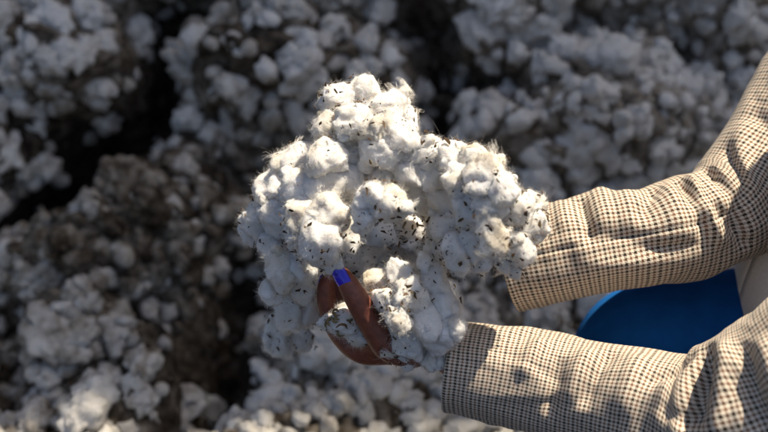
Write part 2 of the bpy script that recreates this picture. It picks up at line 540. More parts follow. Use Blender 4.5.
def basis(n, r):
    a = nrm(np.cross(n, nrm(r.normal(size=3)))); b = np.cross(n, a)
    return np.stack([a, b, n], 1)
lump_me = []
for k, (v, f) in enumerate(VAR_HI):
    me = mesh_from('cotton_tuft', v, f); me.materials.append(M['heap']); lump_me.append(me)
rr = np.random.default_rng(77)
for k, (p, n, s, dirt_shade, px, py, d) in enumerate(T[:300]):
    o = link('cotton_tuft', lump_me[k % len(lump_me)], None, heap, p)
    Rm = Matrix(basis(n, rr).tolist())
    o.rotation_euler = Rm.to_euler()
    q = rr.uniform(0.7, 1.35, 3) * s
    o.scale = q
    o.color = (1 - dirt_shade, 0, 0, 1)
vs, fs, ds, off = [], [], [], 0
for k, (p, n, s, dirt_shade, px, py, d) in enumerate(T[300:]):
    v, f = VAR_LO[k % len(VAR_LO)]
    Rm = basis(n, rr)
    vs.append((v * rr.uniform(0.8, 1.6, 3) * s) @ Rm.T + p); fs.append(f + off); off += len(v)
    ds.append(np.full(len(v), dirt_shade))
loose = part('loose_tufts', np.vstack(vs), np.vstack(fs), M['heap'], heap, attr={'dirt_shade': np.concatenate(ds)})
loose['kind'] = 'stuff'
loose.color = (1, 0, 0, 1)

# ------------------------------------------------------------------ the person
PB = P(860, 420, 1.2); PB[2] = 0.02
person = link('person', None, None, None, PB)
tag(person, 'person in checked tweed jacket and blue trousers holding up cotton with both hands', 'person')

class Joined:
    def __init__(self): self.v, self.f, self.o = [], [], 0
    def tube(self, pts, rad, n=24, m=20, flat=1.0, ref=None):
        w = sweep(pts, rad, n, m, ref=ref, flat=flat, cap=True)
        self.v.append(w['v'].reshape(-1, 3)); self.f += tube_faces(w['N'], m, True, self.o); self.o += w['N'] * m
        return w
    def blob(self, c, r, R=None, level=3):
        v, f = SPH[level]
        v = v * np.asarray(r)
        if R is not None: v = v @ np.asarray(R).T
        self.v.append(v + c); self.f += [tuple(x) for x in (f + self.o).tolist()]; self.o += len(v)
    def build(self, name, mat, parent, voxel, smooth=6):
        ob = part(name, np.vstack(self.v), self.f, mat, parent)
        r = ob.modifiers.new('remesh', 'REMESH'); r.mode = 'VOXEL'; r.voxel_size = voxel; r.use_smooth_shade = True
        s = ob.modifiers.new('smooth', 'SMOOTH'); s.factor = 0.5; s.iterations = smooth
        return ob

# arms: (pixel x, pixel y, depth, half thickness in pixels)
NEAR = [(450, 366, 1.100, 45), (500, 374, 1.092, 49), (560, 388, 1.080, 54), (630, 404, 1.060, 60), (688, 421, 1.040, 70),
        (735, 416, 1.018, 82), (790, 392, 1.000, 86), (850, 345, 0.980, 88), (915, 285, 0.960, 92), (985, 215, 0.945, 92)]
FAR = [(510, 262, 1.150, 50), (545, 255, 1.142, 51), (600, 244, 1.134, 51), (650, 236, 1.132, 51), (700, 224, 1.142, 53), (738, 203, 1.155, 55),
       (768, 160, 1.165, 52), (803, 105, 1.18, 55), (850, 35, 1.195, 60), (905, -45, 1.205, 64)]
def arm3(a):
    pts = [P(x, y, d) for x, y, d, h in a]
    rad = [h * d / FOCAL for x, y, d, h in a]
    return pts, rad
np_, nr_ = arm3(NEAR); fp_, fr_ = arm3(FAR)

# body: both arms with hands, shoulders and neck in one skin
B = Joined()
def H(*a): return [P(x, y, d) for x, y, d in a]
B.tube(H((520, 378, 1.088), (470, 360, 1.100), (442, 345, 1.100), (420, 342, 1.100)), [0.030, 0.024, 0.0205, 0.020], flat=0.8)
B.tube([np_[1], np_[3], np_[4], np_[6], np_[8], np_[9]], [0.027, 0.030, 0.032, 0.034, 0.038, 0.04], 40)
B.blob(P(405, 338, 1.115), (0.034, 0.028, 0.016), np.stack([nrm(P(360, 335, 1.14) - P(440, 345, 1.10)), FWD, UPV], 1))
B.tube(H((432, 345, 1.095), (398, 347, 1.098), (366, 344, 1.108)), [0.018, 0.0145, 0.0125])           # heel of the hand to the index knuckle
# thumb, index, middle, ring, little finger of the near hand
B.tube(H((412, 350, 1.084), (390, 346, 1.076), (374, 328, 1.068), (358, 301, 1.060), (348, 284, 1.057), (342, 274, 1.058)),
       [0.0160, 0.0138, 0.0112, 0.0104, 0.0090, 0.0068], 34)
B.tube(H((398, 345, 1.088), (380, 342, 1.092), (364, 345, 1.104)), [0.0160, 0.0135, 0.0110])                  # web between thumb and index
B.tube(H((376, 333, 1.078), (368, 337, 1.092), (362, 344, 1.106)), [0.0095, 0.0085, 0.0095])
B.tube(H((392, 350, 1.098), (362, 350, 1.108), (340, 333, 1.114), (329, 310, 1.112), (326, 290, 1.108), (327, 281, 1.105)),
       [0.0130, 0.0122, 0.0102, 0.0090, 0.0082, 0.0066], 34)
B.tube(H((398, 346, 1.112), (366, 338, 1.138), (344, 318, 1.150), (336, 290, 1.154), (338, 268, 1.152)), [0.0115, 0.0102, 0.0090, 0.0082, 0.0070], 30)
B.tube(H((402, 342, 1.122), (374, 330, 1.152), (354, 308, 1.168), (348, 284, 1.172), (350, 265, 1.170)), [0.0112, 0.0098, 0.0087, 0.0079, 0.0068], 30)
B.tube(H((408, 338, 1.130), (386, 324, 1.160), (370, 306, 1.176), (366, 288, 1.180)), [0.0102, 0.0088, 0.0077, 0.0064], 26)
# far arm and hand, cupped under the cotton
B.tube([P(474, 236, 1.145), P(505, 246, 1.135), fp_[1], fp_[2], fp_[4], fp_[5], fp_[6], fp_[8], fp_[-1]], [0.020, 0.0215, 0.024, 0.028, 0.028, 0.028, 0.030, 0.036, 0.04], 60)
B.blob(P(456, 232, 1.15), (0.038, 0.034, 0.015), np.stack([RGT, FWD, UPV], 1))
for k, (dx, dy, dd, L_) in enumerate([(0, 0, -.030, .9), (-6, -4, -.010, 1.0), (-6, -6, .010, .95), (0, -8, .030, .8)]):
    B.tube(H((456, 232, 1.15 + dd * .6), (440 + dx, 222 + dy, 1.17 + dd * .7), (428 + dx, 206 + dy, 1.17 + dd * .7), (424 + dx + 6 * (1 - L_), 190 + dy, 1.165 + dd * .7)),
           [0.0102, 0.0090, 0.0080, 0.0068], 26)
B.tube(H((466, 234, 1.13), (462, 222, 1.12), (458, 208, 1.115), (454, 196, 1.115)), [0.012, 0.0105, 0.0095, 0.0075], 26)
# shoulders, neck
B.tube([np_[-1], 0.5 * (np_[-1] + fp_[-1]) + np.array([0.03, 0, 0.03]), fp_[-1]], [0.05, 0.055, 0.05], 20)
NK = 0.5 * (np_[-1] + fp_[-1]) + np.array([0.03, 0, 0.03])
B.tube([NK, NK + np.array([-0.015, 0, 0.09]), NK + np.array([-0.03, 0, 0.13])], [0.055, 0.05, 0.052], 14)
body = B.build('body', M['skin'], person, 0.0023, 5)
tag(body, 'brown-skinned hand with thumb and index finger pinching the cotton')

def nail(tipc, axis, nor, w, l, name='fingernail'):
    axis = nrm(axis); nor = nrm(nor - (nor @ axis) * axis); side = np.cross(axis, nor)
    R = w * 0.62
    vs = []; nu, nv = 13, 13
    for thick in (0, -0.0007):
        for a in range(nv):
            q = a / (nv - 1) * 2 - 1
            for b_ in range(nu):
                u = b_ / (nu - 1) * 2 - 1
                ww = w / 2 * (1 - 0.12 * (q < 0) * q * q) * (math.sqrt(max(0, 1 - (abs(q)) ** 5 * 0.55)))
                ang = u * ww / R
                vs.append(tipc + side * R * math.sin(ang) + nor * (R * math.cos(ang) - R + thick - 0.0012 * q * q) + axis * (q * l / 2 + 0.0012 * (1 - u * u) * q))
    fs = []
    for a in range(nv - 1):
        for b_ in range(nu - 1):
            i = a * nu + b_; k = nu * nv
            fs.append((i, i + 1, i + nu + 1, i + nu)); fs.append((k + i, k + i + nu, k + i + nu + 1, k + i + 1))
    k = nu * nv
    rim = [b_ for b_ in range(nu)] + [a * nu + nu - 1 for a in range(1, nv)] + [(nv - 1) * nu + b_ for b_ in range(nu - 2, -1, -1)] + [a * nu for a in range(nv - 2, 0, -1)]
    for x, y in zip(rim, rim[1:] + rim[:1]): fs.append((x, k + x, k + y, y))
    o = part(name, vs, fs, M['nail'], body)
    return o
thax = P(340, 270, 1.058) - P(355, 297, 1.0585)
thn = nrm(-FWD * 0.80 - RGT * 0.52 + UPV * 0.25)
nl = nail(P(347, 282, 1.057) + thn * 0.0098, thax, thn, 0.0145, 0.0182)
tag(nl, 'cobalt blue painted thumbnail')
ixn = nrm(-RGT * 0.8 + FWD * 0.55)
nail(P(326, 283, 1.106) + ixn * 0.0068, P(327, 277, 1.105) - P(326, 293, 1.108), ixn, 0.010, 0.012)

# ---- jacket
def sleeve(name, a, folds, seed, parent, seam=None, bulge=0.0):
    pts, rad = arm3(a)
    n, m = 320, 120
    w = sweep(pts, rad, n, m)
    s, th = w['s'], w['th']
    Rm = w['r'].mean()
    S, TH = np.meshgrid(s, th, indexing='ij')
    cth, sth = np.cos(TH), np.sin(TH)
    vx, vy, vd = proj(w['v'].reshape(-1, 3))
    face = ((w['n'].reshape(-1, 3) * (CAM - w['v'].reshape(-1, 3))).sum(1) > 0)
    q = np.stack([S.ravel() * 22, cth.ravel() * 0.9, sth.ravel() * 0.9], -1)
    warp = 0.6 * noise(np.stack([S.ravel() * 9, cth.ravel() * 1.6, sth.ravel() * 1.6], -1), seed + 3)
    q[:, 0] += 2.2 * warp
    ease = np.clip(S.ravel() / 0.05, 0.12, 1)
    disp = 0.0044 * ease * fbm(q, seed, 2)
    q2 = np.stack([S.ravel() * 60, cth.ravel() * 2.2, sth.ravel() * 2.2], -1); q2[:, 0] += 3 * warp
    disp += 0.0007 * ease * fbm(q2, seed + 7, 2)
    def near(px, py):
        dd = (vx - px) ** 2 + (vy - py) ** 2 + np.where(face, 0, 1e6)
        k = int(np.argmin(dd)); return k // m, k % m
    thu = np.unwrap(th)
    for (x0, y0, x1, y1, amp, wid) in folds:
        i0, j0 = near(x0, y0); i1, j1 = near(x1, y1)
        A = np.array([s[i0], thu[j0] * Rm]); Bp = np.array([s[i1], thu[j1] * Rm])
        ab = Bp - A; L2 = ab @ ab + 1e-9
        Q = np.stack([S.ravel(), TH.ravel() * Rm], -1) - A
        tt = (Q @ ab) / L2
        tc = np.clip(tt, 0, 1)
        dist = np.linalg.norm(Q - tc[:, None] * ab, axis=1)
        prof_ = np.exp(-(dist / wid) ** 2)
        out = np.clip(np.abs(tt - 0.5) * 2, 0, 3)
        disp += 1.45 * amp * prof_ * np.exp(-np.clip(out - 0.6, 0, 9) ** 2 * 3)
    if seam is not None:
        i0, j0 = near(*seam)
        d = np.abs(TH.ravel() - thu[j0]) * Rm
        disp += -0.0016 * np.exp(-(d / 0.0018) ** 2) + 0.0008 * np.exp(-((d - 0.004) / 0.002) ** 2)
    # turned hem at the cuff
    disp += 0.0012 * np.exp(-((S.ravel() - 0.003) / 0.003) ** 2)
    v = w['v'].reshape(-1, 3) + w['n'].reshape(-1, 3) * disp[:, None]
    uv = np.stack([(TH.ravel() - np.pi) * Rm, S.ravel() + 0.004 * noise(q * 0.4, seed + 5)], -1)
    # faces with own seam column so the cloth's UVs do not wrap backwards
    vv = v.reshape(n, m, 3); vv = np.concatenate([vv, vv[:, :1]], 1)
    uu = uv.reshape(n, m, 2); uu = np.concatenate([uu, uu[:, :1] + np.array([2 * np.pi * Rm, 0])], 1)
    m1 = m + 1
    i, j = np.meshgrid(np.arange(n - 1), np.arange(m), indexing='ij')
    f = np.stack([i * m1 + j, i * m1 + j + 1, (i + 1) * m1 + j + 1, (i + 1) * m1 + j], -1).reshape(-1, 4)
    o = part(name, vv.reshape(-1, 3), f, M['tweed'], parent, uv=uu.reshape(-1, 2))
    so = o.modifiers.new('thickness', 'SOLIDIFY'); so.thickness = 0.0016; so.offset = -1
    if (np.cross(vv[5, 1] - vv[5, 0], vv[6, 0] - vv[5, 0]) @ w['n'][5, 0]) < 0: so.offset = 1
    return o

# torso of the jacket: open at the front, hanging free at the hem
TOP = 0.5 * (np_[-1] + fp_[-1])
def torso(zs, ax, ay, shift, start, end, m=90, wrinkle=0.0, seed=0):
    n = 80
    tt = np.linspace(0, 1, n)
    zt = np.interp(tt, np.linspace(0, 1, len(zs)), zs)
    A = catmull(np.stack([zs, ax, ay, shift], 1), n)
    v = np.zeros((n, m, 3)); uv = np.zeros((n, m, 2))
    cl = np.concatenate([[0], np.cumsum(np.abs(np.diff(A[:, 0])))])
    for k in range(n):
        z, a, b_, sx = A[k]
        th = np.linspace(start(z), end, m)
        c = np.array([TOP[0] + sx, TOP[1], z])
        v[k, :, 0] = c[0] - a * np.cos(th); v[k, :, 1] = c[1] - b_ * np.sin(th); v[k, :, 2] = z
        uv[k, :, 0] = th * 0.5 * (ax[1] + ay[1]); uv[k, :, 1] = cl[k]
    if wrinkle:
        th = np.linspace(start(zs[0]), end, m)
        g = np.stack([np.cos(th)[None].repeat(n, 0) * 2.4, np.sin(th)[None].repeat(n, 0) * 2.4, A[:, :1].repeat(m, 1) * 6], -1).reshape(-1, 3)
        dn = wrinkle * fbm(g, seed, 3).reshape(n, m)
        v[..., 0] -= np.cos(th)[None] * dn; v[..., 1] -= np.sin(th)[None] * dn
    i, j = np.meshgrid(np.arange(n - 1), np.arange(m - 1), indexing='ij')
    f = np.stack([i * m + j, i * m + j + 1, (i + 1) * m + j + 1, (i + 1) * m + j], -1).reshape(-1, 4)
    return v.reshape(-1, 3), f, uv.reshape(-1, 2)
zt = TOP[2]
FX = 0.338                                             # how far the jacket's front reaches towards the hands
zs = np.array([zt + 0.055, zt + 0.01, zt - 0.10, zt - 0.22, zt - 0.34])
jax = np.array([.060, .105, .118, .122, .128])
tv, tf, tu = torso(zs, jax, np.array([.11, .165, .165, .16, .165]), np.array([0.0, FX + .035 - TOP[0] + .105, FX - TOP[0] + .118, FX - TOP[0] + .122, FX - TOP[0] + .132]),
                   lambda z: 0.10 + 1.15 * float(np.clip((0.335 - z) / 0.10, 0, 1)), 2 * math.pi - 0.45, wrinkle=0.008, seed=31)
jacket = part('jacket', tv, tf, M['tweed'], person, uv=tu)
so = jacket.modifiers.new('thickness', 'SOLIDIFY'); so.thickness = 0.003; so.offset = 0
tag(jacket, 'brown, rust and cream checked tweed jacket')

near_folds = [(706, 348, 690, 431, -0.013, 0.008), (726, 346, 715, 425, 0.006, 0.011), (690, 353, 652, 380, -0.0050, 0.006), (612, 352, 585, 402, -0.0045, 0.006),
              (560, 362, 548, 415, -0.0045, 0.007), (540, 340, 523, 372, 0.004, 0.008), (588, 350, 566, 400, 0.0040, 0.008), (640, 356, 622, 410, 0.0040, 0.009),
              (668, 380, 655, 425, 0.004, 0.008), (745, 350, 762, 425, -0.0060, 0.008), (735, 372, 722, 425, -0.004, 0.006), (765, 345, 785, 400, 0.005, 0.010)]
far_folds = [(560, 202, 566, 236, 0.0030, 0.007), (690, 178, 698, 215, 0.0040, 0.006), (728, 150, 742, 200, -0.0045, 0.006), (640, 250, 730, 236, -0.0028, 0.006), (581, 200, 590, 240, -0.0050, 0.005), (600, 192, 606, 228, 0.0030, 0.008), (652, 190, 640, 215, -0.0040, 0.006), (625, 192, 630, 225, 0.0028, 0.010),
             (678, 182, 706, 236, -0.0055, 0.006), (668, 185, 676, 225, 0.0035, 0.008), (706, 168, 742, 232, -0.0080, 0.006), (718, 172, 735, 205, 0.005, 0.006),
             (716, 205, 745, 245, -0.005, 0.005), (742, 130, 752, 190, 0.004, 0.010), (700, 205, 722, 245, 0.004, 0.006), (755, 110, 770, 150, -0.003, 0.008),
             (560, 232, 650, 238, -0.0020, 0.006), (540, 280, 640, 262, 0.002, 0.012)]
s1 = sleeve('sleeve', NEAR, near_folds, 41, jacket)
s2 = sleeve('sleeve', FAR, far_folds, 57, jacket, seam=(610, 240))
for end, other, rad_ in ((np_[-1], fp_[-1], nr_[-1]), (fp_[-1], np_[-1], fr_[-1])):      # padded shoulders close the sleeve heads
    n, m = 24, 48
    ph = np.linspace(0.02, math.pi - 0.02, n); th_ = np.linspace(0, 2 * math.pi, m)
    PH, TH_ = np.meshgrid(ph, th_, indexing='ij')
    c = end + nrm(other - end) * 0.006
    vv = c + (rad_ * 1.12) * np.stack([np.sin(PH) * np.cos(TH_), 1.1 * np.sin(PH) * np.sin(TH_), np.cos(PH)], -1).reshape(-1, 3)
    vv = vv + 0.004 * nrm(vv - c) * gnoise(vv * 24, 13)[:, None]
    i_, j_ = np.meshgrid(np.arange(n - 1), np.arange(m - 1), indexing='ij')
    ff = np.stack([i_ * m + j_, i_ * m + j_ + 1, (i_ + 1) * m + j_ + 1, (i_ + 1) * m + j_], -1).reshape(-1, 4)
    part('shoulder', vv, ff, M['tweed'], jacket, uv=np.stack([TH_ * rad_, PH * rad_], -1).reshape(-1, 2))
tag(s1, 'near sleeve with its cuff in shadow'); tag(s2, 'far sleeve, crumpled at the elbow')

sv_, sf_, su_ = torso(np.array([zt + 0.05, zt, zt - 0.12, zt - 0.22, zt - 0.34]), np.array([.05, .085, .098, .116, .130]), np.array([.09, .145, .145, .145, .150]),
                      np.array([0.0, .035 + FX - TOP[0] + .105, FX - TOP[0] + .118, FX - TOP[0] + .112, FX - TOP[0] + .118]), lambda z: 0.0, 2 * math.pi, wrinkle=0.004, seed=71)
shirt = part('shirt', sv_, sf_, M['shirt'], person)
shirt.modifiers.new('thickness', 'SOLIDIFY').thickness = 0.002

TR = Joined()
hipf = P(900, 345, 1.27); hipn = P(945, 560, 1.06)
kf = P(636, 349, 1.225); kn = P(640, 560, 1.05)
TR.tube([hipf, P(760, 340, 1.245), P(690, 341, 1.232), kf, kf + np.array([0.004, 0.0, -0.05]), kf + np.array([0.10, 0.01, -0.095]), kf + np.array([0.24, 0.02, -0.11])],
        [0.085, 0.072, 0.064, 0.058, 0.052, 0.046, 0.038], 60, 40)
TR.tube([hipn, 0.5 * (hipn + kn), kn, kn + np.array([0.004, 0, -0.05]), kn + np.array([0.10, -0.01, -0.095]), kn + np.array([0.24, -0.02, -0.11])],
        [0.085, 0.072, 0.058, 0.052, 0.046, 0.038], 60, 40)
TR.blob(0.5 * (hipf + hipn) + np.array([0.02, 0, 0.0]), (0.11, 0.17, 0.10))
trousers = TR.build('trousers', M['denim'], person, 0.006, 6)
tag(trousers, 'plain deep blue trousers, bent knee between the sleeves')

# ------------------------------------------------------------------ the cotton held in both hands
bundle = link('cotton_bundle', None, None, None, P(395, 300, 1.11))
tag(bundle, 'big fluffy armful of white seed cotton flecked with leaf crumbs, held up in both hands', 'cotton')

TUFTS = [  # pixel x, y, nearer to the camera (m, added to a dome), radius px, stretch, tilt deg
    (338, 101, .02, 20, 1.0, 0), (362, 97, .02, 21, 1.0, 20), (387, 112, .03, 24, 1.0, -40), (330, 130, .02, 18, 1.1, 30), (354, 122, .035, 19, 1.2, 10),
    (396, 132, .03, 20, 1.1, 60), (372, 135, .035, 18, 1.0, 0), (408, 122, .01, 14, 1.2, 70),
    (302, 165, .0, 22, 1.2, -30), (326, 158, .015, 22, 1.2, -20), (350, 155, .02, 20, 1.1, 0), (380, 152, .025, 19, 1.3, 15), (407, 150, .02, 20, 1.1, -10),
    (276, 190, -.005, 22, 1.2, -40), (300, 190, .01, 24, 1.1, -20), (325, 186, .02, 24, 1.1, 10), (350, 180, .015, 20, 1.1, 40),
    (258, 218, -.01, 19, 1.1, -60), (250, 235, -.01, 13, 1.1, 20), (280, 218, .005, 22, 1.2, 30), (305, 216, .02, 22, 1.1, 50), (328, 212, .03, 22, 1.1, 60),
    (272, 246, .0, 14, 1.3, 60), (300, 238, .02, 18, 1.2, 60), (322, 240, .032, 22, 1.3, 80), (341, 235, .02, 16, 1.3, 80), (331, 262, .034, 11, 1.2, 20),
    (282, 270, .005, 19, 1.3, 70), (272, 292, .0, 14, 1.2, 50), (300, 268, .01, 16, 1.3, 70), (303, 290, .0, 14, 1.3, 70), (288, 312, -.02, 16, 1.5, 75), (280, 335, -.04, 15, 1.5, 80),
    (308, 310, -.03, 15, 1.3, 60), (300, 335, -.05, 14, 1.2, 60),
    (430, 158, .02, 18, 1.1, 30), (455, 162, .03, 20, 1.25, 35), (476, 158, .02, 17, 1.1, 10), (484, 174, .025, 21, 1.1, 50), (462, 180, .03, 20, 1.1, 0),
    (436, 180, .025, 18, 1.1, 40), (412, 172, .015, 20, 1.2, 30), (388, 176, .01, 18, 1.2, 0), (372, 199, .048, 17, 1.1, 0), (389, 203, .052, 19, 1.15, -10), (364, 216, .045, 16, 1.3, 70),
    (502, 190, .015, 18, 1.1, 50), (512, 206, .01, 20, 1.2, 20), (530, 204, .005, 15, 1.2, 10), (533, 226, .0, 17, 1.2, 60), (512, 232, .005, 18, 1.2, 80),
    (490, 205, .02, 20, 1.1, 70), (470, 208, .03, 20, 1.2, 70), (446, 205, .025, 20, 1.1, 30), (424, 200, .01, 18, 1.2, 20),
    (492, 236, .01, 17, 1.5, 85), (473, 240, .02, 17, 1.5, 80), (450, 232, .03, 20, 1.2, 60), (455, 255, .03, 15, 1.4, 70), (482, 256, .0, 13, 1.5, 85),
    (414, 229, -.045, 14, 1.5, 20), (436, 250, .03, 13, 1.4, 70), (422, 262, .03, 8, 1.5, 70), (362, 260, -.06, 17, 1.2, 0), (388, 270, -.055, 17, 1.2, 30), (378, 284, -.015, 17, 1.1, 60),
    (402, 276, .02, 17, 1.2, 50), (410, 298, .03, 20, 1.1, 30), (392, 305, .02, 18, 1.2, 60), (436, 282, .02, 16, 1.4, 80), (440, 305, .03, 18, 1.4, 80), (425, 322, .035, 18, 1.3, 60),
    (446, 330, .03, 15, 1.2, 70), (410, 342, .03, 17, 1.2, 70), (428, 350, .03, 16, 1.2, 40), (404, 326, .025, 17, 1.2, 50), (404, 362, .02, 8, 1.3, 50), (450, 312, .02, 12, 1.4, 75), (392, 344, .02, 14, 1.2, 60),
    (438, 338, .03, 16, 1.2, 60), (520, 248, .0, 15, 1.3, 70), (503, 252, .0, 14, 1.4, 80), (398, 320, .03, 14, 1.2, 60), (456, 330, .03, 11, 1.3, 80), (446, 346, .03, 13, 1.2, 60), (430, 360, .03, 12, 1.2, 20), (442, 356, .035, 11, 1.2, 20), (424, 153, .015, 15, 1.2, 20), (440, 152, .01, 14, 1.2, 10)]
def dome(px, py):
    rr_ = ((px - 392) / 165) ** 2 + ((py - 215) / 150) ** 2
    return 0.075 * math.sqrt(max(0.0, 1 - rr_))
def make_tuft(c, r, stretch, tilt, seed, level=4):
    v0, f0 = SPH[level]
    g = np.random.default_rng(seed)
    off = g.uniform(0, 50, 3)
    rad = 1.0 + 0.22 * gnoise(v0 * 1.15 + off, 1) + 0.08 * gnoise(v0 * 2.6 + off, 2) + 0.055 * gnoise(v0 * 5 + off, 3) + 0.025 * gnoise(v0 * 11 + off, 4)
    v = v0 * rad[:, None]
    a = math.radians(tilt)
    ax = RGT * math.cos(a) + UPV * math.sin(a); ay = -RGT * math.sin(a) + UPV * math.cos(a)
    Bm = np.stack([ax * stretch, ay, FWD * 0.95], 1) * r
    v = v @ Bm.T + c
    for fr_, am in ((34, 0.0038), (75, 0.0017), (160, 0.0010), (330, 0.0006)):
        v = v + am * np.stack([gnoise(v * fr_ + 3.3, 91), gnoise(v * fr_ + 17.1, 92), gnoise(v * fr_ + 31.7, 93)], -1)
    return v, f0, Bm
tuft_geo = []
ell = []
hand_c = P(345, 300, 1.06)
for k, (px, py, near, r, st, tilt) in enumerate(TUFTS):
    d = 1.155 + rng.normal() * 0.009 - dome(px, py) - near - 0.028 * max(0, min(1, (py - 265) / 50)) * (px > 370) - 0.078 * max(0, min(1, (px - 445) / 45))
    rm = r * d / FOCAL * 0.90
    c = P(px, py, d)
    v, f, Bm = make_tuft(c, rm, st, -tilt, 500 + k)
    o = part('cotton_tuft', v, f, M['cotton'], bundle, origin=c)
    tuft_geo.append((v, f)); ell.append((c, np.linalg.inv(Bm)))
# inner mass the tufts grow out of (kept back from the hollow above the thumb)
for k, (px, py, d, r, st, tilt) in enumerate([(330, 200, 1.13, 62, 1.1, 20), (395, 170, 1.135, 62, 1.0, 0), (465, 205, 1.125, 62, 1.0, 0), (395, 268, 1.185, 34, 1.3, 0),
                                              (425, 310, 1.10, 38, 1.3, 70), (365, 120, 1.13, 38, 1.0, 0), (295, 260, 1.15, 36, 1.3, 70)]):
    rm = r * d / FOCAL * 0.62
    v, f, Bm = make_tuft(P(px, py, d), rm, st, -tilt, 800 + k, 4)
    part('cotton_tuft', v, f, M['cotton'], bundle, origin=P(px, py, d))
    tuft_geo.append((v, f)); ell.append((P(px, py, d), np.linalg.inv(Bm)))

def outer_points(geo, ells, n, seed, keep_in=0.93):
    g = np.random.default_rng(seed)
    out_p, out_n = [], []
    areas = []
    for v, f in geo:
        a = np.linalg.norm(np.cross(v[f[:, 1]] - v[f[:, 0]], v[f[:, 2]] - v[f[:, 0]]), axis=1); areas.append(a)
    tot = sum(a.sum() for a in areas)
    for q, ((v, f), a) in enumerate(zip(geo, areas)):
        k = int(n * a.sum() / tot)
        idx = g.choice(len(f), k, p=a / a.sum())
        w = g.dirichlet((1, 1, 1), k)
        p = (v[f[idx]] * w[..., None]).sum(1)
        nn = nrm(np.cross(v[f[idx, 1]] - v[f[idx, 0]], v[f[idx, 2]] - v[f[idx, 0]]))
        c = v.mean(0); nn = np.where((((p - c) * nn).sum(1) < 0)[:, None], -nn, nn)
        ok = np.ones(k, bool)
        for z, (c2, inv) in enumerate(ells):
            if z == q: continue
            ok &= np.linalg.norm((p - c2) @ inv.T, axis=1) > keep_in
        out_p.append(p[ok]); out_n.append(nn[ok])
    return np.vstack(out_p), np.vstack(out_n)

def fibres(p, n, seed, lmin, lmax, width, lift=(0.15, 0.9), curl=1.0, segs=4, sink=0.35):
    g = np.random.default_rng(seed)
    k = len(p)
    tan = nrm(np.cross(n, nrm(g.normal(size=(k, 3)))))
    d = nrm(tan + n * g.uniform(*lift, k)[:, None])
    L_ = g.uniform(0, 1, k) ** 1.8 * (lmax - lmin) + lmin
    acc = nrm(g.normal(size=(k, 3))) * (curl * g.uniform(0.3, 1.6, k))[:, None] - n * sink
    side = nrm(np.cross(d, nrm(n + 0.45 * g.normal(size=(k, 3)))))
    pts = []
    cur = p - n * 0.0008
    dd = d
    step = (L_ / segs)[:, None]
    for q in range(segs + 1):
        pts.append(cur)
        cur = cur + dd * step
        dd = nrm(dd + acc * (1.0 / segs))
    pts = np.stack(pts, 1)                                           # k, segs+1, 3
    tap = np.linspace(1, 0.35, segs + 1)[None, :, None] * width / 2
    a = pts + side[:, None] * tap; b_ = pts - side[:, None] * tap
    v = np.stack([a, b_], 2).reshape(-1, 3)
    base = (np.arange(k) * (segs + 1) * 2)[:, None]
    fl = []
    for q in range(segs):
        i = base + 2 * q
        fl.append(np.concatenate([i, i + 1, i + 3, i + 2], 1))
    return v, np.stack(fl, 1).reshape(-1, 4)

def crumbs(p, n, seed, smin, smax):
    g = np.random.default_rng(seed)
    vs, fs, sh, o = [], [], [], 0
    for q in range(len(p)):
        L_ = g.uniform(0, 1) ** 2.2 * (smax - smin) + smin
        W = L_ * g.uniform(0.28, 0.72)
        t = nrm(np.cross(n[q], nrm(g.normal(size=3)))); t = nrm(t + n[q] * g.uniform(-0.25, 0.35)); b_ = nrm(np.cross(n[q], t)); u = np.cross(t, b_)
        m = 6
        ang = np.sort(g.uniform(0, 2 * np.pi, m)); rr_ = g.uniform(0.6, 1.0, m)
        x = np.cos(ang) * rr_ * L_ / 2; y = np.sin(ang) * rr_ * W / 2
        z = g.uniform(0.1, 0.5) * x * x / L_ * g.choice([-1, 1]) + g.uniform(-.1, .1, m) * W
        c = p[q] + n[q] * g.uniform(0.0002, 0.0014)
        top = c + x[:, None] * t + y[:, None] * b_ + z[:, None] * u
        v = np.vstack([top, top - u * 0.0003])
        vs.append(v)
        fs.append(tuple(range(o, o + m))); fs.append(tuple(range(o + 2 * m - 1, o + m - 1, -1)))
        for e in range(m):
            e2 = (e + 1) % m; fs.append((o + e, o + m + e, o + m + e2, o + e2))
        sh.append(np.full(2 * m, g.beta(1.3, 2.2))); o += 2 * m
    return np.vstack(vs), fs, np.concatenate(sh)

# smaller wads lying on the big tufts
sp_, sn_ = outer_points(tuft_geo, ell, 900, 41, 1.05)
g_ = np.random.default_rng(42)
for k in g_.choice(len(sp_), min(100, len(sp_)), replace=False):
    rm = g_.uniform(4, 9) * 1.06 / FOCAL
    c = sp_[k] - sn_[k] * rm * 0.25
    if (c - P(345, 290, 1.06)) @ (c - P(345, 290, 1.06)) < 0.035 ** 2: continue
    v, f, Bm = make_tuft(c, rm, g_.uniform(1, 1.7), g_.uniform(0, 180), 2000 + int(k), 3)
    part('cotton_tuft', v, f, M['cotton'], bundle, origin=c)
    tuft_geo.append((v, f)); ell.append((c, np.linalg.inv(Bm)))
fp, fn = outer_points(tuft_geo, ell, 150000, 5, 0.88)
v, f = fibres(fp, fn, 6, 0.0035, 0.0095, 0.00014, (0.3, 1.6), 2.8, 5, 1.3)
sel = np.random.default_rng(8).choice(len(fp), 4000, replace=False)
v2, f2 = fibres(fp[sel], fn[sel], 9, 0.010, 0.028, 0.00005, (0.3, 1.2), 3.4, 8, 0.9)
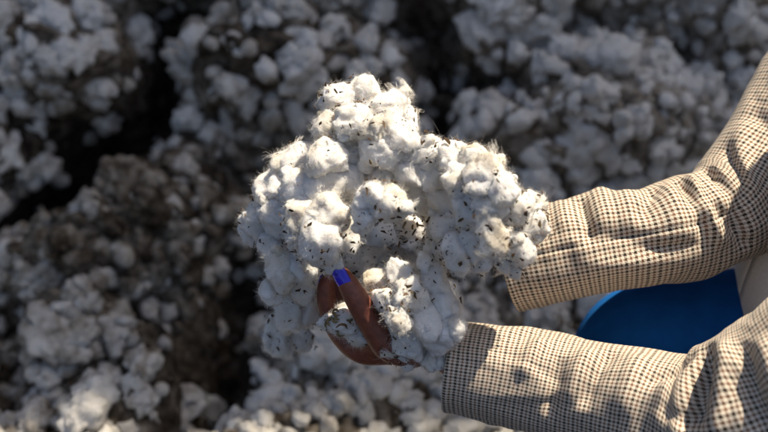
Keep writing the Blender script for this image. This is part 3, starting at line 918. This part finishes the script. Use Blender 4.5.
# torn wisps lying across neighbouring tufts
def wisps(p, n, count, per, seed):
    g = np.random.default_rng(seed)
    vs, fs, o = [], [], 0
    S_ = 7
    for k in g.choice(len(p), count, replace=False):
        t0 = np.cross(n[k], nrm(g.normal(size=3))) - UPV * 0.5 * g.uniform(0, 1); t0 = nrm(t0 - (t0 @ n[k]) * n[k])
        b0 = np.cross(n[k], t0)
        L_ = g.uniform(0.008, 0.020)
        wid = g.uniform(0.0012, 0.0045)
        bend = g.normal() * 0.35; arch = g.uniform(0.1, 0.3)
        q = np.linspace(0, 1, S_)
        off_ = g.normal(size=per) * wid; hz = g.uniform(0.0003, 0.003, per); st = g.uniform(-0.15, 0.25, per); en = g.uniform(0.6, 1.25, per)
        tq = st[:, None] + (en - st)[:, None] * q[None]
        conv = 0.45 + 0.9 * np.abs(tq - 0.5)
        wob = 0.0014 * np.sin(tq * g.uniform(4, 11, per)[:, None] + g.uniform(0, 6, per)[:, None])
        c = p[k] + t0 * (L_ * (tq - 0.5))[..., None] + b0 * (off_[:, None] * conv + bend * L_ * (tq - 0.5) ** 2 + wob)[..., None] \
            + n[k] * (hz[:, None] + arch * L_ * (0.25 - (tq - 0.5) ** 2) - 0.0008)[..., None]
        sd_ = b0 * 0.00006
        v = np.stack([c + sd_, c - sd_], 2).reshape(-1, 3)
        base = (np.arange(per) * S_ * 2)[:, None, None] + (np.arange(S_ - 1) * 2)[None, :, None]
        f_ = (base + np.array([0, 1, 3, 2])[None, None]).reshape(-1, 4) + o
        vs.append(v); fs.append(f_); o += len(v)
    return np.vstack(vs), np.vstack(fs)
v3, f3 = wisps(fp, fn, 480, 26, 77)
fo = part('lint_fibres', np.vstack([v, v2, v3]), np.vstack([f, f2 + len(v), f3 + len(v) + len(v2)]), M['fibre'], bundle); fo['kind'] = 'stuff'
cp, cn = outer_points(tuft_geo, ell, 9500, 15, 0.95)
dens = fbm(cp * 22, 3, 2) + 0.35 * np.clip((cp[:, 0] - 0.03) / 0.06, 0, 1)
g_ = np.random.default_rng(16)
ok = g_.uniform(size=len(cp)) < np.clip(0.38 + 2.0 * dens, 0.03, 1)
v, f, sh = crumbs(cp[ok] + cn[ok] * 0.0030, cn[ok], 17, 0.0014, 0.0085)
co = part('leaf_crumbs', v, f, M['trash'], bundle, smooth=False, attr={'shade': sh}); co['kind'] = 'stuff'
# a thin dark stem stuck in the bright tuft on the right
w = sweep([P(461, 157, 1.035), P(466, 167, 1.032), P(471, 177, 1.033)], [0.0004, 0.0005, 0.0004], 10, 6)
part('stem', w['v'].reshape(-1, 3), tube_faces(w['N'], 6, True), M['trash'], bundle, attr={'shade': np.full(60, 0.2)})

# dry leaf and boll pieces in the hollow of the armful, added to darken it like shade
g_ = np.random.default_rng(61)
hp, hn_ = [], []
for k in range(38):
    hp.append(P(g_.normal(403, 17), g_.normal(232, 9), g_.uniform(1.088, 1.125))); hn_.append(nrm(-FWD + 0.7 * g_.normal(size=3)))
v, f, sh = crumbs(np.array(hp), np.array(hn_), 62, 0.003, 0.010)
lo = part('shade_leaf_pieces', v, f, M['trash'], bundle, smooth=False, attr={'shade': 0.25 + sh * 0.7}); lo['kind'] = 'stuff'

# small pinch of trashy cotton between thumb and index finger
pinch = link('cotton_pinch', None, None, None, P(345, 345, 1.075))
tag(pinch, 'small grubby tuft with dry bracts pinched between the thumb and index finger', 'cotton')
PT = [(347, 323, 1.080, 17, 1.1, -20), (337, 326, 1.080, 12, 1.3, 20), (355, 334, 1.082, 13, 1.1, 50), (328, 321, 1.082, 8, 1.4, 10), (346, 313, 1.086, 11, 1.1, 0)]
pg, pe = [], []
for k, (px, py, d, r, st, tilt) in enumerate(PT):
    rm = r * d / FOCAL * 0.86
    v, f, Bm = make_tuft(P(px, py, d), rm, st, -tilt, 900 + k)
    part('cotton_tuft', v, f, M['cotton'], pinch, origin=P(px, py, d))
    pg.append((v, f)); pe.append((P(px, py, d), np.linalg.inv(Bm)))
fp, fn = outer_points(pg, pe, 7000, 25)
v, f = fibres(fp, fn, 26, 0.003, 0.009, 0.00011, (0.3, 1.5), 2.2, 5, 1.9)
fo = part('lint_fibres', v, f, M['fibre'], pinch); fo['kind'] = 'stuff'
cp, cn = outer_points(pg, pe, 260, 27, 1.0)
v, f, sh = crumbs(cp, cn, 28, 0.001, 0.005)
co = part('leaf_crumbs', v, f, M['trash'], pinch, smooth=False, attr={'shade': sh}); co['kind'] = 'stuff'
g_ = np.random.default_rng(31)
fr = [k for k in range(len(cp)) if cn[k] @ -FWD > 0.3 and cp[k] @ RGT < P(350, 0, 1.07)[0]]
for k in fr[:9]:
    p0 = cp[k]; t = nrm(np.cross(cn[k], g_.normal(size=3))); b_ = np.cross(cn[k], t); L_ = g_.uniform(0.004, 0.009)
    q = [p0, p0 + t * L_ * .5 + cn[k] * .0015, p0 + t * L_ * .9 + b_ * L_ * .4 + cn[k] * .001, p0 + t * L_ * .8 + b_ * L_ * .9]
    w = sweep(q, [0.0006, 0.0012, 0.0010, 0.0004], 14, 6)
    part('dry_bract', w['v'].reshape(-1, 3), tube_faces(w['N'], 6, True), M['trash'], pinch, attr={'shade': np.full(84, g_.uniform(0.7, 1.0))})
